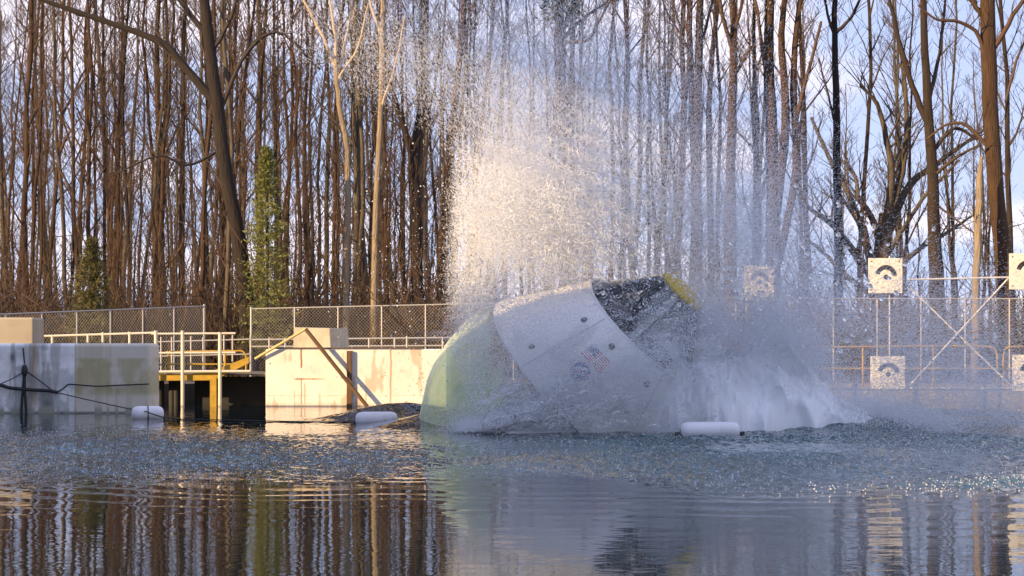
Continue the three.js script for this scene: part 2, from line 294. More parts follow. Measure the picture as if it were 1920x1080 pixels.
// trees of the photograph that stand out, traced as real limbs at their own distance
function ownTree(name, label, D, kind, trunk, limbs, o = {}) {
  const r = rng(o.seed ?? 5), base = V((trunk[0][0] - 960) / F * D, GROUND, -D), t = thing(name, label, 'tree', base), tr = new GB(), cr = new GB();
  const path = (list, zs) => { const z0 = zs[0], z1 = zs[1]; const ps = list.map(([px, py], k) => { const d = D + lerp(z0, z1, k / Math.max(1, list.length - 1)); return at(px, py, d).sub(base); }); const n = Math.max(8, list.length * 3); const c = new THREE.CatmullRomCurve3(ps); const pts = []; for (let k = 0; k <= n; k++) { const p = c.getPoint(k / n); p.x += (r() - 0.5) * 0.05; pts.push(p); } const rad = pts.map((_, k) => { const f = k / n * (list.length - 1), i = Math.min(list.length - 2, Math.floor(f)); return lerp(list[i][2], list[i + 1][2], f - i) / 2 / F * D; }); return [pts, rad]; };
  const [tp, trd] = path(trunk, [0, 0]); tp[0].y = -0.15; tr.tube(tp, trd, 10, true);
  for (const l of limbs) { const [p, rd] = path(l, [0, (r() - 0.5) * 3.5]); (l[0][2] > 11 ? tr : cr).tube(p, rd, 6, false); sprout(cr, r, p, Math.max(0.014, rd[0] * 0.4), o.twig ?? 1.6, o.n ?? 7, 2); }
  if (o.top) sprout(cr, r, tp.slice(Math.floor(tp.length * 0.35)), 0.03, o.twig ?? 1.6, o.top, 3);
  part('trunk', tr.geo(), BARK[kind], t); part('crown', cr.geo(), TWIG[kind], t); return t;
}
ownTree('leaning_tree', 'dark tree leaning left with one long black limb arching out over the wood', 62, 'dark', [[468, 700, 34], [461, 560, 30], [446, 440, 27], [424, 330, 26], [408, 200, 24], [392, 70, 21], [376, -60, 18], [362, -200, 12]],
  [[[405, 195, 19], [352, 132, 16], [305, 82, 15], [232, 52, 13], [120, 14, 11], [30, -18, 8]], [[410, 215, 10], [470, 90, 7], [520, 60, 6], [600, 130, 5]], [[392, 70, 12], [352, 20, 10], [318, -30, 8]], [[396, 100, 9], [430, 40, 7], [452, -40, 6]], [[404, 286, 6], [350, 310, 5], [300, 292, 4], [212, 330, 3]]], { seed: 11, n: 8 });
ownTree('forked_tree', 'dark tree whose trunk forks left at mid height, beside the splash', 64, 'dark', [[786, 700, 27], [784, 560, 24], [780, 420, 23], [776, 300, 22], [790, 200, 14], [797, 60, 12], [800, -120, 9]],
  [[[776, 305, 16], [762, 250, 13], [742, 190, 11], [724, 100, 9], [716, -40, 6]], [[783, 255, 8], [812, 180, 6], [826, 60, 4]]], { seed: 12, twig: 1.3 });
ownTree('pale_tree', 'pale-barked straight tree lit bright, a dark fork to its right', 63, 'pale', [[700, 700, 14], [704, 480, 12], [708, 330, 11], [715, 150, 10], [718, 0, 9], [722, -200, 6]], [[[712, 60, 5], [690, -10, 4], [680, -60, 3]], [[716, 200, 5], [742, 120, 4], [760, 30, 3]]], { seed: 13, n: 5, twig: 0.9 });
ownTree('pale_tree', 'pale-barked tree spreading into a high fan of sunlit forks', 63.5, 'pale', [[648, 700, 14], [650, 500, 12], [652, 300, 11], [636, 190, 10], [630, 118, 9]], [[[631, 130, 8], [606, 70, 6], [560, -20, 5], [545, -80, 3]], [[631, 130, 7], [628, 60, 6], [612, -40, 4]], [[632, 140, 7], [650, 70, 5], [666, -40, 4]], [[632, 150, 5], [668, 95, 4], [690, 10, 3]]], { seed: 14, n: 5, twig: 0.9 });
ownTree('thick_tree', 'thickest russet trunk standing straight behind the target frame', 62, 'russet', [[1890, 710, 40], [1886, 560, 33], [1872, 400, 30], [1860, 250, 29], [1854, 100, 29], [1852, -60, 26], [1850, -220, 24]],
  [[[1852, 40, 12], [1828, 10, 9], [1800, -50, 6]], [[1862, 95, 10], [1905, 20, 8], [1960, -60, 5]], [[1848, 115, 9], [1830, 60, 8], [1795, 40, 7], [1755, 36, 5], [1722, 10, 4]], [[1862, 285, 9], [1838, 260, 8], [1806, 232, 7], [1770, 236, 5], [1740, 260, 4]], [[1885, 190, 6], [1920, 80, 5], [1960, 40, 4]]], { seed: 15, n: 7 });
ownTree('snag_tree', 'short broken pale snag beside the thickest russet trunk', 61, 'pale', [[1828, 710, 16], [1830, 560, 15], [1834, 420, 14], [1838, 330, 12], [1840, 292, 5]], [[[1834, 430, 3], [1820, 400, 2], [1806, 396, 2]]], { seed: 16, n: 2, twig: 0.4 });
ownTree('forking_tree', 'dark straight trunk forking into long rising limbs beside the snag', 63, 'brown', [[1764, 710, 38], [1758, 560, 30], [1752, 440, 24], [1747, 300, 20], [1738, 170, 16], [1732, 40, 13], [1728, -120, 9]],
  [[[1742, 235, 13], [1712, 165, 11], [1690, 90, 9], [1668, 0, 7], [1655, -60, 5]], [[1740, 190, 10], [1760, 110, 7], [1772, 0, 5]], [[1748, 285, 9], [1790, 240, 7], [1832, 262, 5]], [[1750, 330, 7], [1792, 296, 6], [1840, 270, 4]], [[1752, 380, 5], [1790, 410, 4], [1830, 440, 3]]], { seed: 17 });
ownTree('straight_tree', 'slim dark straight trunk forking high up, left of the spreading tree', 66, 'dark', [[1574, 710, 22], [1572, 500, 17], [1570, 330, 15], [1568, 180, 13], [1565, 60, 11], [1566, -60, 9], [1566, -160, 6]],
  [[[1566, 62, 8], [1590, 40, 6], [1612, 0, 5], [1622, -50, 3]], [[1565, 70, 7], [1550, 20, 5], [1540, -50, 4]], [[1568, 240, 5], [1550, 170, 4], [1536, 110, 3]]], { seed: 18, twig: 1.4 });
ownTree('spreading_tree', 'low spreading oak-like tree with many limbs fanning wide above the target boards', 67, 'grey', [[1656, 710, 52], [1655, 600, 44], [1654, 520, 38], [1655, 455, 30], [1660, 400, 22]],
  [[[1650, 545, 18], [1600, 470, 14], [1560, 420, 12], [1530, 400, 9], [1500, 380, 6]], [[1642, 530, 20], [1628, 470, 16], [1612, 420, 13], [1590, 360, 11], [1568, 320, 9], [1520, 220, 6]], [[1655, 470, 16], [1630, 400, 12], [1610, 370, 9], [1604, 330, 7], [1584, 300, 5]], [[1660, 430, 17], [1672, 330, 14], [1660, 250, 11], [1642, 190, 8], [1612, 160, 5]], [[1662, 420, 16], [1690, 330, 13], [1700, 240, 10], [1694, 130, 7], [1680, 40, 5]], [[1664, 440, 15], [1706, 345, 13], [1752, 310, 10], [1810, 268, 7], [1850, 240, 4]], [[1660, 480, 12], [1700, 420, 9], [1740, 360, 7], [1800, 300, 4]], [[1666, 520, 12], [1720, 470, 9], [1770, 440, 7], [1830, 400, 4]], [[1648, 560, 14], [1590, 520, 10], [1540, 470, 7], [1500, 440, 5]]], { seed: 19, n: 10, twig: 2.2 });
ownTree('clustered_tree', 'clump of upright russet stems rising out of the spray beside the slim dark trunk', 64, 'russet', [[1452, 710, 30], [1450, 500, 28], [1448, 300, 24], [1442, 120, 20], [1444, -40, 16], [1446, -180, 10]], [[[1456, 400, 20], [1472, 230, 17], [1466, 60, 13], [1480, -60, 9]], [[1452, 520, 16], [1492, 330, 15], [1488, 150, 13], [1500, 0, 10], [1512, -90, 7]], [[1450, 250, 10], [1434, 120, 8], [1420, 20, 6], [1410, -50, 4]], [[1490, 240, 10], [1516, 130, 7], [1540, 40, 5]]], { seed: 20, twig: 1.4 });
ownTree('stubbed_tree', 'russet tree with a broken side stub, rising behind the spray', 63, 'russet', [[1372, 710, 22], [1372, 500, 20], [1370, 330, 18], [1374, 180, 17], [1376, 80, 14], [1372, -60, 11], [1376, -180, 7]], [[[1372, 150, 8], [1392, 115, 7], [1410, 86, 4]], [[1370, 85, 10], [1352, 20, 8], [1344, -50, 6]], [[1378, 60, 8], [1394, -10, 6], [1402, -70, 4]]], { seed: 21, twig: 1.2, n: 4 });
ownTree('straight_tree', 'slim brown straight trunk behind the right side of the tall spray plume', 65, 'brown', [[1304, 710, 20], [1306, 480, 18], [1308, 250, 16], [1312, 80, 15], [1314, -60, 12], [1318, -180, 8]], [[[1312, 90, 7], [1330, 30, 6], [1344, -40, 4]], [[1308, 140, 5], [1280, 70, 4], [1262, 0, 3]]], { seed: 22, twig: 1.3, n: 5 });
ownTree('nest_tree', 'bare tree with a dark ivy clump at its fork above the spray', 70, 'brown', [[1062, 710, 26], [1058, 400, 22], [1054, 200, 19], [1052, 70, 17], [1046, -30, 13], [1040, -150, 9]], [[[1054, 60, 12], [1070, 20, 10], [1082, -50, 7]], [[1056, 80, 8], [1104, 74, 6], [1128, 30, 5], [1160, -30, 4]], [[1056, 74, 8], [1088, 40, 6], [1142, 0, 5]]], { seed: 23, twig: 1.4 });
{ // the ivy clump on that tree: leaves as small faces
  const t = scene.children[scene.children.length - 1], r = rng(230), g = new GB(), c = at(1054, 25, 70).sub(t.position);
  for (let k = 0; k < 520; k++) { const p = V(gauss(r) * 0.26 + (r() < 0.5 ? -0.32 : 0.34), gauss(r) * 0.4 + 0.2, gauss(r) * 0.28).add(c), a = V(gauss(r), gauss(r), gauss(r)).multiplyScalar(0.07), b = V(gauss(r), gauss(r), gauss(r)).multiplyScalar(0.07); g.tri(p.clone().add(a), p.clone().add(b), p.clone().sub(a)); }
  const m = part('ivy', g.geo(), std({ color: rgb(0.03, 0.04, 0.02) }), t); m.userData.label = 'dark ivy clump';
}
function conifer(label, px, D, top, wide, color, seed) {
  const r = rng(seed), base = onGround(px, D), H = EYE + (HORIZON - top) / F * D - GROUND, t = thing('conifer', label, 'conifer', base), g = new GB(), Rm = wide / 2 / F * D;
  part('trunk', tubeGeo([V(0, -0.1, 0), V(0.03, H * 0.5, 0), V(0, H * 0.97, 0)], 0.06, 7), BARK.brown, t);
  for (let k = 0; k < 620; k++) {
    const f = Math.pow(r(), 0.85), y = H * (0.1 + 0.9 * f), reach = Rm * (1.05 - Math.pow(f, 1.6)) * (0.55 + 0.6 * r()) + 0.05, az = r() * 6.283, dir = V(Math.cos(az), -0.15 + 0.5 * f, Math.sin(az)).normalize();
    for (let n = 0; n < 20; n++) { const q = r(), p = V(0, y, 0).addScaledVector(dir, reach * (0.15 + 0.9 * q)).add(V(gauss(r), gauss(r), gauss(r)).multiplyScalar(0.05)), a = V(gauss(r), gauss(r) + 0.3, gauss(r)).multiplyScalar(0.045), b = V(gauss(r), gauss(r), gauss(r)).multiplyScalar(0.018); g.tri(p.clone().add(b), p.clone().sub(b), p.clone().add(a).addScaledVector(dir, 0.06)); }
  }
  part('crown', g.geo(), new THREE.MeshPhysicalMaterial({ color, roughness: 0.8, transmission: 0.25, thickness: 0, side: THREE.DoubleSide }), t);
}
conifer('slender green conifer standing among the bare trunks', 500, 61.4, 280, 112, rgb(0.20, 0.21, 0.045), 31);
conifer('small olive conifer low among the bare russet trunks', 172, 61.5, 452, 110, rgb(0.11, 0.10, 0.02), 32);

// ---------------------------------------------------------------- chain-link fences
function fence(label, D0, D1, px0, px1, top0, top1, posts) {
  const t = thing('chain_link_fence', label, 'fence', onGround(px0, D0)), o = t.position, A = at(px0, top0, D0), B = at(px1, top1, D1);
  const P = (f) => A.clone().lerp(B, f), len = A.distanceTo(B);
  for (let k = 0; k <= posts; k++) { const p = P(k / posts), h = k === 0 || k === posts; part('post', pipe(V(p.x, GROUND - 0.1, p.z).sub(o), p.clone().add(V(0, h ? 0.06 : 0, 0)).sub(o), h ? 0.04 : 0.028), galv, t); }
  part('top_rail', pipe(A.clone().sub(o), B.clone().sub(o), 0.022), galv, t);
  const g = new GB(), n = Math.floor(len / 0.11), H = A.y - GROUND;
  for (let k = -Math.ceil(H / 0.11); k < n; k++) for (const s of [0, 1]) {
    let f0 = k * 0.11, f1 = f0 + H, y0 = 0, y1 = 1; if (f0 < 0) { y0 = -f0 / H; f0 = 0; } if (f1 > len) { y1 = (len - (k * 0.11)) / H; f1 = len; }
    if (y1 <= y0) continue; const a = P(f0 / len), b = P(f1 / len); const ya = s ? 1 - y0 : y0, yb = s ? 1 - y1 : y1; a.y = lerp(GROUND, a.y, ya); b.y = lerp(GROUND, b.y, yb); g.tube([a.sub(o), b.sub(o)], 0.0042, 3, false);
  }
  const w = part('wire_mesh', g.geo(), galv, t); w.userData.kind = 'stuff';
}
fence('chain-link fence along the bank behind the shaded concrete block', 52.6, 60, -60, 383, 592, 574, 7);
fence('chain-link fence behind the sunlit concrete block and the splash', 60, 59, 471, 1380, 579, 558, 11);
fence('chain-link fence along the bank behind the target frame', 59, 58, 1400, 2060, 560, 560, 8);

// ---------------------------------------------------------------- concrete blocks
function blockTex(W, H, fn) { return dataTex(W, H, fn, true, false); }
function uvBox(g, x0, x1, y0, y1) { const p = g.attributes.position, u = g.attributes.uv, n = g.attributes.normal; for (let k = 0; k < p.count; k++) { const f = Math.abs(n.getX(k)) > 0.7 ? p.getX(k) + (p.getZ(k)) * 0.4 : p.getX(k); u.setXY(k, clamp((f - x0) / (x1 - x0), 0.002, 0.998), clamp((p.getY(k) - y0) / (y1 - y0), 0.002, 0.998)); } return g; }
{ // shaded block
  const D = 43, x1 = (281 - 960) / F * D, x0 = -17, top = 1.63, c = V((x0 + x1) / 2, 0, -D - 0.6), t = thing('concrete_block', 'large stained concrete block in shade, pipe and mooring ropes across its face', 'concrete block', V(c.x, 0, c.z));
  const g = new RoundedBoxGeometry(x1 - x0, top + 1, 1.2, 4, 0.09).translate(0, top / 2 - 0.5, 0); uvBox(g, -(x1 - x0) / 2, (x1 - x0) / 2, -1, top);
  const wm = x1 - x0;
  const tex = blockTex(1024, 512, (u, v) => {
    const X = u * wm - (wm - 3.49), y = v * (top + 1) - 1;      // X: metres from the left edge of the picture
    let k = 0.76 + 0.5 * (fbm(X * 2.2, y * 2.2, 5, 5) - 0.5) + 0.12 * (fbm(X * 14, y * 14, 3, 6) - 0.5); let c = [k * 0.99, k, k * 0.98];
    const mix = (col, a) => { c = c.map((q, e) => lerp(q, col[e], clamp(a))); };
    const drip = fbm(X * 7, y * 0.7, 4, 8);
    if (X > 1.74) { mix([0.58, 0.53, 0.42], 0.8); mix([0.37, 0.33, 0.15], smooth(0.34, 0.62, fbm(X * 3, y * 2.2, 4, 12) + 0.1) * smooth(1.32, 1.24, y) * smooth(0.35, 0.5, y) * 0.85 * (0.6 + 0.6 * drip)); mix([0.40, 0.37, 0.22], smooth(0.45, 0.6, drip) * 0.35); if (X < 1.77) mix([0.3, 0.3, 0.26], 0.5); }
    else { mix([0.40, 0.31, 0.18], Math.exp(-(((X - 0.78) / 0.10) ** 2)) * (0.35 + 0.8 * drip) * smooth(0.0, 0.3, y)); mix([0.10, 0.13, 0.15], Math.exp(-(((X - 0.29) / 0.07) ** 2) - (((y - 1.3) / 0.12) ** 2)) * 1.1); mix([0.22, 0.26, 0.27], smooth(0.5, 0.66, fbm(X * 2.4 + 7, y * 2.6, 4, 14)) * 0.45); mix([0.16, 0.20, 0.22], Math.exp(-(((X - 1.08) / 0.14) ** 2) - (((y - 0.22) / 0.13) ** 2)) * 0.9 * (0.4 + drip)); mix([0.22, 0.2, 0.17], smooth(0.56, 0.66, drip) * 0.5); }
    mix([0.09, 0.10, 0.08], smooth(0.07, 0.0, y) * 0.85); mix([0.30, 0.32, 0.24], smooth(0.2, 0.05, y) * smooth(0.4, 0.6, drip));
    return c.map(s2);
  });
  part('block', g, std({ map: tex, bumpMap: concreteBump, bumpScale: 0.004, roughness: 0.95 }), t);
}
{ // sunlit block
  const D = 47.7, x0 = (498 - 960) / F * D, x1 = (838 - 960) / F * D, top = 1.48, wm = x1 - x0, c = V((x0 + x1) / 2, 0, -D - 1.4), t = thing('concrete_block', 'large cream concrete block in full sun with rust-streaked joints', 'concrete block', c);
  const tex = blockTex(1024, 512, (u, v) => {
    const X = u * wm, y = v * (top + 1) - 1; let k = 0.76 + 0.22 * (fbm(X * 2.4, y * 2.2, 5, 25) - 0.5) + 0.12 * (fbm(X * 16, y * 12, 3, 26) - 0.5); let c = [k * 1.02, k * 0.94, k * 0.80];
    const mix = (col, a) => { c = c.map((q, e) => lerp(q, col[e], clamp(a))); }, drip = fbm(X * 9, y * 0.8, 4, 28), rust = [0.28, 0.15, 0.05];
    const line = (xc, w, ya, yb, a) => mix(rust, Math.exp(-(((X - xc - 0.02 * (fbm(y * 6, 1, 2, 3) - 0.5)) / w) ** 2)) * smooth(ya - 0.03, ya + 0.03, y) * smooth(yb + 0.03, yb - 0.03, y) * a * (0.5 + drip));
    line(0.92, 0.02, 1.0, 1.5, 1.2); line(0.93, 0.015, 0.05, 0.72, 0.7); line(1.02, 0.014, 0.05, 0.6, 0.7); line(3.24, 0.022, 0.1, 1.5, 0.9); line(0.75, 0.012, 0.0, 0.4, 0.5); line(2.6, 0.014, 0.02, 0.4, 0.6);
    mix(rust, Math.exp(-(((y - 0.71) / 0.018) ** 2)) * smooth(0.7, 0.8, X) * smooth(1.7, 1.2, X) * (0.5 + drip)); mix(rust, Math.exp(-(((y - 0.28) / 0.012) ** 2)) * 0.5 * drip);
    mix([0.35, 0.22, 0.09], smooth(0.6, 0.72, fbm(X * 5, y * 1.6, 4, 31)) * 0.45); mix([0.33, 0.2, 0.08], smooth(0.15, 0.0, y) * (0.3 + 0.7 * drip) * 0.5);
    const sp = hash2(Math.floor(X * 28), Math.floor(y * 28), 4); if (sp > 0.985 && X > 2.9) mix(rust, 0.55);
    return c.map(s2);
  });
  const g = new RoundedBoxGeometry(wm, top + 1, 2.8, 3, 0.03).translate(0, top / 2 - 0.5, 0); uvBox(g, -wm / 2, wm / 2, -1, top);
  part('block', g, std({ map: tex, bumpMap: concreteBump, bumpScale: 0.004, roughness: 0.95 }), t);
  const pl = at(520, 653, D).sub(c), pr = at(790, 653, D).sub(c); pl.z = pr.z = 1.43; pl.y = pr.y = top + 0.025;
  part('edge_pipe', pipe(pl, pr, 0.022), std({ color: rgb(0.10, 0.07, 0.045) }), t);
}
const capMat = std({ color: rgb(0.52, 0.46, 0.36), bumpMap: concreteBump, bumpScale: 0.004, map: concretePlain.map, roughness: 0.95 });
{
  const a = at(601, 655, 48.9), t = thing('concrete_plinth', 'squat cream concrete cap sitting on the sunlit block', 'concrete cap', V(a.x - 0.02, 1.481, -49.25), -0.42);
  const g = new RoundedBoxGeometry(1.16, 0.58, 1.0, 3, 0.03).translate(0, 0.29, 0); const p = g.attributes.position; for (let k = 0; k < p.count; k++) if (p.getY(k) > 0.3) { p.setX(k, p.getX(k) * 0.95); if (p.getX(k) > 0) p.setY(k, p.getY(k) - 0.03); } g.computeVertexNormals();
  part('cap', g, capMat, t);
  const b = thing('concrete_plinth', 'long pale concrete cap rising behind the shaded block', 'concrete cap', V(-15.2, 0.45, -47.4), 0.06);
  part('cap', new RoundedBoxGeometry(6.0, 1.84, 1.4, 3, 0.06).translate(0, 0.92, 0), capMat, b);
}
// ---------------------------------------------------------------- leaning poles on the sunlit block
{
  const apex = at(573, 617, 47.5), woods = std({ color: rgb(0.20, 0.12, 0.06), map: barkTex, roughness: 0.9 });  // brown textured colour for the two bars below
  const pole = (name, label, a, b, r, mat) => { const m = part(name, tubeGeo([V(0, 0, 0), b.clone().sub(a).multiplyScalar(0.5), b.clone().sub(a)], r, 8), mat, scene); m.position.copy(a); tag(m, label, 'pole'); };
  pole('leaning_pole', 'thin pale yellow pole sloping from the concrete cap down to the dock', at(478, 673, 47.6), apex, 0.035, std({ color: rgb(0.60, 0.45, 0.18) }));
  pole('diagonal_bar', 'brown bar running diagonally across the sunlit concrete block', at(689, 753, 47.35).setY(0.0), apex, 0.052, woods);  // brown tube laid along the diagonal band on the block
  const m = part('upright_bar', box(-0.065, 0.065, -0.4, 1.44, -0.05, 0.05), woods, scene); m.position.copy(at(655, 760, 47.64)).setY(0); tag(m, 'brown upright bar against the sunlit concrete block', 'post');  // brown box laid along the upright band on the block
}
// ---------------------------------------------------------------- dock, railings
{
  const zf = -48.2, t = thing('dock', 'low dock platform between the two large concrete blocks on slim posts', 'dock', V(-8, 0, -50));
  const L = (px, py, D) => at(px, py, D).sub(t.position);
  for (let k = 0; k < 9; k++) { const z = -1.75 + k * 0.42; part('plank', box(-6, 3.2, 0.80, 0.85, z, z + 0.405), std({ color: rgb(0.22, 0.20, 0.17), map: groundTex }), t); }
  const y1 = 0.83;
  const beam = new THREE.Shape([[285, 701], [345, 703], [395, 697], [466, 669], [466, 681], [412, 708], [400, 713], [285, 714]].map(([x, y]) => { const p = L(x, y, 47.9); return new THREE.Vector2(p.x, p.y); }));
  part('yellow_beam', new THREE.ExtrudeGeometry(beam, { depth: 0.12, bevelEnabled: false }).translate(0, 0, 2.0), yellowPaint, t);
  part('yellow_leg', box(L(394, 0, 47.9).x, L(406, 0, 47.9).x, -0.6, L(0, 707, 47.9).y, 2.01, 2.13), yellowPaint, t);
  for (const [px, top] of [[293, 620], [343, 620], [413, 623]]) part('post', pipe(V(L(px, 0, 47.8).x, -0.6, 2.25), V(L(px, 0, 47.8).x, L(0, top, 47.8).y, 2.25), 0.048), cream, t);
  for (const [a, b, y, c] of [[284, 442, 662, 0], [284, 470, 697, 1], [284, 442, 626, 0]]) part('rail', pipe(L(a, y, 47.8).setZ(2.25), L(b, y - 1, 47.8).setZ(2.25), c ? 0.035 : 0.028), cream, t);
  part('void_panel', box(-0.5, 1.75, -0.4, 0.74, 0.6, 0.64), blackRubber, t);  // black panel added for the dark void under the deck
  for (const px of [301, 323, 331]) part('black_pile', pipe(V(L(px, 0, 49).x, -0.6, 1), V(L(px, 0, 49).x, 0.8, 1), 0.1), blackRubber, t);
}
function railing(name, label, D, mat, posts, rails, r = 0.024, extra) {
  const o = at(posts[0][0], posts[0][2], D), t = thing(name, label, 'railing', o);
  for (const [px, y0, y1] of posts) part('post', pipe(at(px, y1, D).sub(o), at(px, y0, D).sub(o), r * 1.15), mat, t);
  for (const l of rails) part('rail', l.length === 2 ? pipe(at(...l[0], D).sub(o), at(...l[1], D).sub(o), r) : tubeGeo(curve(l.map((q) => at(...q, D).sub(o)), 28), r), mat, t);
  return t;
}
railing('guard_railing', 'cream guard railing showing above the shaded concrete block', 49.6, cream, [[98, 628, 700], [165, 627, 700], [193, 623, 700], [243, 622, 700]], [[[60, 631], [290, 624]], [[60, 664], [290, 662]]], 0.032);
railing('guard_railing', 'thin pale railing further back on the dock', 51.4, galv, [[302, 632, 698], [322, 632, 698], [358, 630, 698], [381, 632, 698], [420, 628, 698], [436, 628, 698]], [[[296, 641], [470, 636]], [[296, 668], [470, 664]]], 0.02);
railing('hand_rail', 'yellow hand rail with a rounded end on the dock', 50.4, yellowPaint, [[316, 660, 698], [422, 659, 698]], [[[310, 660], [440, 658], [455, 659], [461, 668], [461, 698]], [[310, 683], [461, 683]]], 0.024);
railing('guard_railing', 'pale railing half hidden behind the cream concrete cap', 52.8, galv, [[470, 628, 710], [505, 633, 710], [535, 633, 710], [692, 634, 710], [740, 633, 710], [763, 630, 710], [830, 632, 710]], [[[468, 637], [860, 633]], [[468, 650], [860, 648]]], 0.026);
railing('hand_rail', 'yellow guard rail with a rounded end behind the target frame', 50.6, yellowPaint, [[1250, 651, 727], [1380, 651, 727], [1500, 651, 727], [1618, 652, 727], [1750, 651, 727]], [[[1190, 651], [1500, 651], [1848, 650], [1864, 653], [1869, 664], [1869, 727]], [[1190, 691], [1869, 691]]], 0.027);
railing('hand_rail', 'yellow guard rail starting beyond the gap right of the target frame', 50.6, yellowPaint, [[1960, 651, 727], [2080, 651, 727]], [[[1882, 727], [1882, 666], [1887, 653], [1904, 650], [2000, 650], [2120, 650]], [[1882, 691], [2120, 691]]], 0.027);

// ---------------------------------------------------------------- pole, pipe and ropes on the shaded block
{
  const D = 42.86, p = (x, y, d = D) => at(x, y, d), rope = (name, label, pts, r) => { const o = pts[0].clone(), m = part(name, tubeGeo(curve(pts.map((q) => q.clone().sub(o)), 30), r, 6), blackRope, scene); m.position.copy(o); tag(m, label, 'rope'); return m; };
  const t = thing('mooring_pole', 'black forked mooring pole standing against the shaded concrete block', 'pole', V(p(45, 775).x, 0, -D));
  const q = (x, y) => p(x, y).sub(t.position);
  part('shaft', tubeGeo([q(43, 652), q(46, 682)], 0.018, 6), blackRope, t); part('hub', new THREE.SphereGeometry(0.1, 12, 8).scale(0.75, 1.5, 0.8).translate(q(46, 695).x, q(46, 695).y, 0), blackRope, t);
  part('leg', tubeGeo([q(45, 700), q(42, 740), q(39, 790)], 0.032, 6), blackRope, t); part('leg', tubeGeo([q(46, 700), q(47, 740), q(50, 790)], 0.032, 6), blackRope, t);
  rope('boom_pipe', 'thick black pipe slung across the shaded concrete block', [p(-40, 718), p(0, 722), p(18, 727), p(60, 731), p(94, 733), p(108, 736)], 0.045).userData.category = 'pipe';
  rope('mooring_rope', 'dark rope stepping up along the olive half of the shaded block', [p(106, 736), p(118, 729), p(128, 721), p(140, 721), p(180, 724), p(230, 722), p(279, 720)], 0.018);
  rope('mooring_rope', 'thin rope rising from the black pole hub out of frame', [p(44, 698), p(25, 709), p(0, 720), p(-40, 735)], 0.012);
  rope('mooring_rope', 'thin rope from the black pole hub down to the pipe end', [p(48, 695), p(72, 712), p(95, 730), p(104, 737)], 0.014);
  rope('float_line', 'thin float line running from the pipe end past the white floats', [p(106, 736), p(180, 753, 41.6), p(250, 768, 40.2), V((278 - 960) / F * 39.9, 0.16, -39.68), V((309 - 960) / F * 39.4, 0.04, -39.4), V((420 - 960) / F * 38.9, 0.02, -38.7), V((540 - 960) / F * 38, 0.02, -38), V((658 - 960) / F * 37.3, 0.04, -37.3), V((705 - 960) / F * 37, 0.10, -37), V((752 - 960) / F * 36.6, 0.04, -36.6), V((860 - 960) / F * 35.5, 0.02, -35.2), V((1000 - 960) / F * 34.2, -0.06, -34.2), V((1200 - 960) / F * 33, -0.08, -33), V((1290 - 960) / F * 32.6, -0.02, -32.6)], 0.013);
}
// ---------------------------------------------------------------- floats
function float(label, px, D, len, dia, collars, turn) {
  const t = thing('marker_float', label, 'float', V((px - 960) / F * D, dia * 0.30, -D), turn, 'white floats strung on the float line');
  const r = dia / 2, h = len / 2, prof = [[0.035, -h], [0.05, -h], [r * 0.62, -h + 0.012], [r * 0.86, -h + 0.05], [r, -h + 0.13], [r, -h * 0.3], [r * 0.985, -h * 0.28], [r, -h * 0.26], [r, h * 0.26], [r * 0.985, h * 0.28], [r, h * 0.3], [r, h - 0.13], [r * 0.86, h - 0.05], [r * 0.62, h - 0.012], [0.05, h], [0.035, h]].map(([a, b]) => new THREE.Vector2(a, b));
  part('body', new THREE.LatheGeometry(prof, 40).rotateZ(Math.PI / 2), std({ color: rgb(0.80, 0.80, 0.83), roughness: 0.45, map: floatTex }), t);
  if (collars) for (const s of [-1, 1]) part('end_fitting', new THREE.CylinderGeometry(0.055, 0.055, 0.12, 14).rotateZ(Math.PI / 2).translate(s * (h + 0.03), -r * 0.5, 0), blackRubber, t);
  else part('water_strap', new THREE.TorusGeometry(r + 0.004, 0.012, 8, 32).rotateY(Math.PI / 2), blackRubber, t);
}
const floatTex = dataTex(128, 128, (u, v) => { const k = 0.86 + 0.2 * (fbm(u * 6, v * 6, 4, 131, 6, 6) - 0.5); return [s2(k), s2(k), s2(k)]; });
float('white float beside the corner of the shaded concrete block', 277, 39.9, 0.68, 0.34, false, 0.25);
float('white float with black end fittings before the sunlit concrete block', 706, 37, 0.84, 0.32, true, 0.15);
float('white float with black end fittings at the foot of the spray', 1331, 32.4, 1.06, 0.31, true, 0.12);

// ---------------------------------------------------------------- targets
function canvasTex(w, h, draw) { const c = document.createElement('canvas'); c.width = w; c.height = h; draw(c.getContext('2d'), w, h); const t = new THREE.CanvasTexture(c); t.colorSpace = THREE.SRGBColorSpace; return t; }
const targetTex = canvasTex(256, 256, (x) => {
  x.fillStyle = '#dedacb'; x.fillRect(0, 0, 256, 256); const r = rng(3);
  for (let k = 0; k < 900; k++) { x.fillStyle = `rgba(${150 + r() * 60},${130 + r() * 50},${90 + r() * 50},${r() * 0.14})`; x.fillRect(r() * 256, r() * 256, 2 + r() * 16, 2 + r() * 16); }
  x.strokeStyle = '#2b2621'; x.lineWidth = 34; x.beginPath(); x.arc(132, 132, 66, Math.PI * 1.08, Math.PI * 2 - 0.05); x.stroke();
  x.fillStyle = '#26221e'; x.beginPath(); x.arc(132, 138, 19, 0, 6.3); x.fill();
  for (const [a, b] of [[24, 24], [232, 24], [24, 232], [232, 232]]) { x.fillStyle = '#4a4038'; x.beginPath(); x.arc(a, b, 6, 0, 6.3); x.fill(); }
});
const targetPrint = std({ map: targetTex, roughness: 0.7 }), whiteSteel = std({ color: rgb(0.62, 0.59, 0.52), roughness: 0.5 });
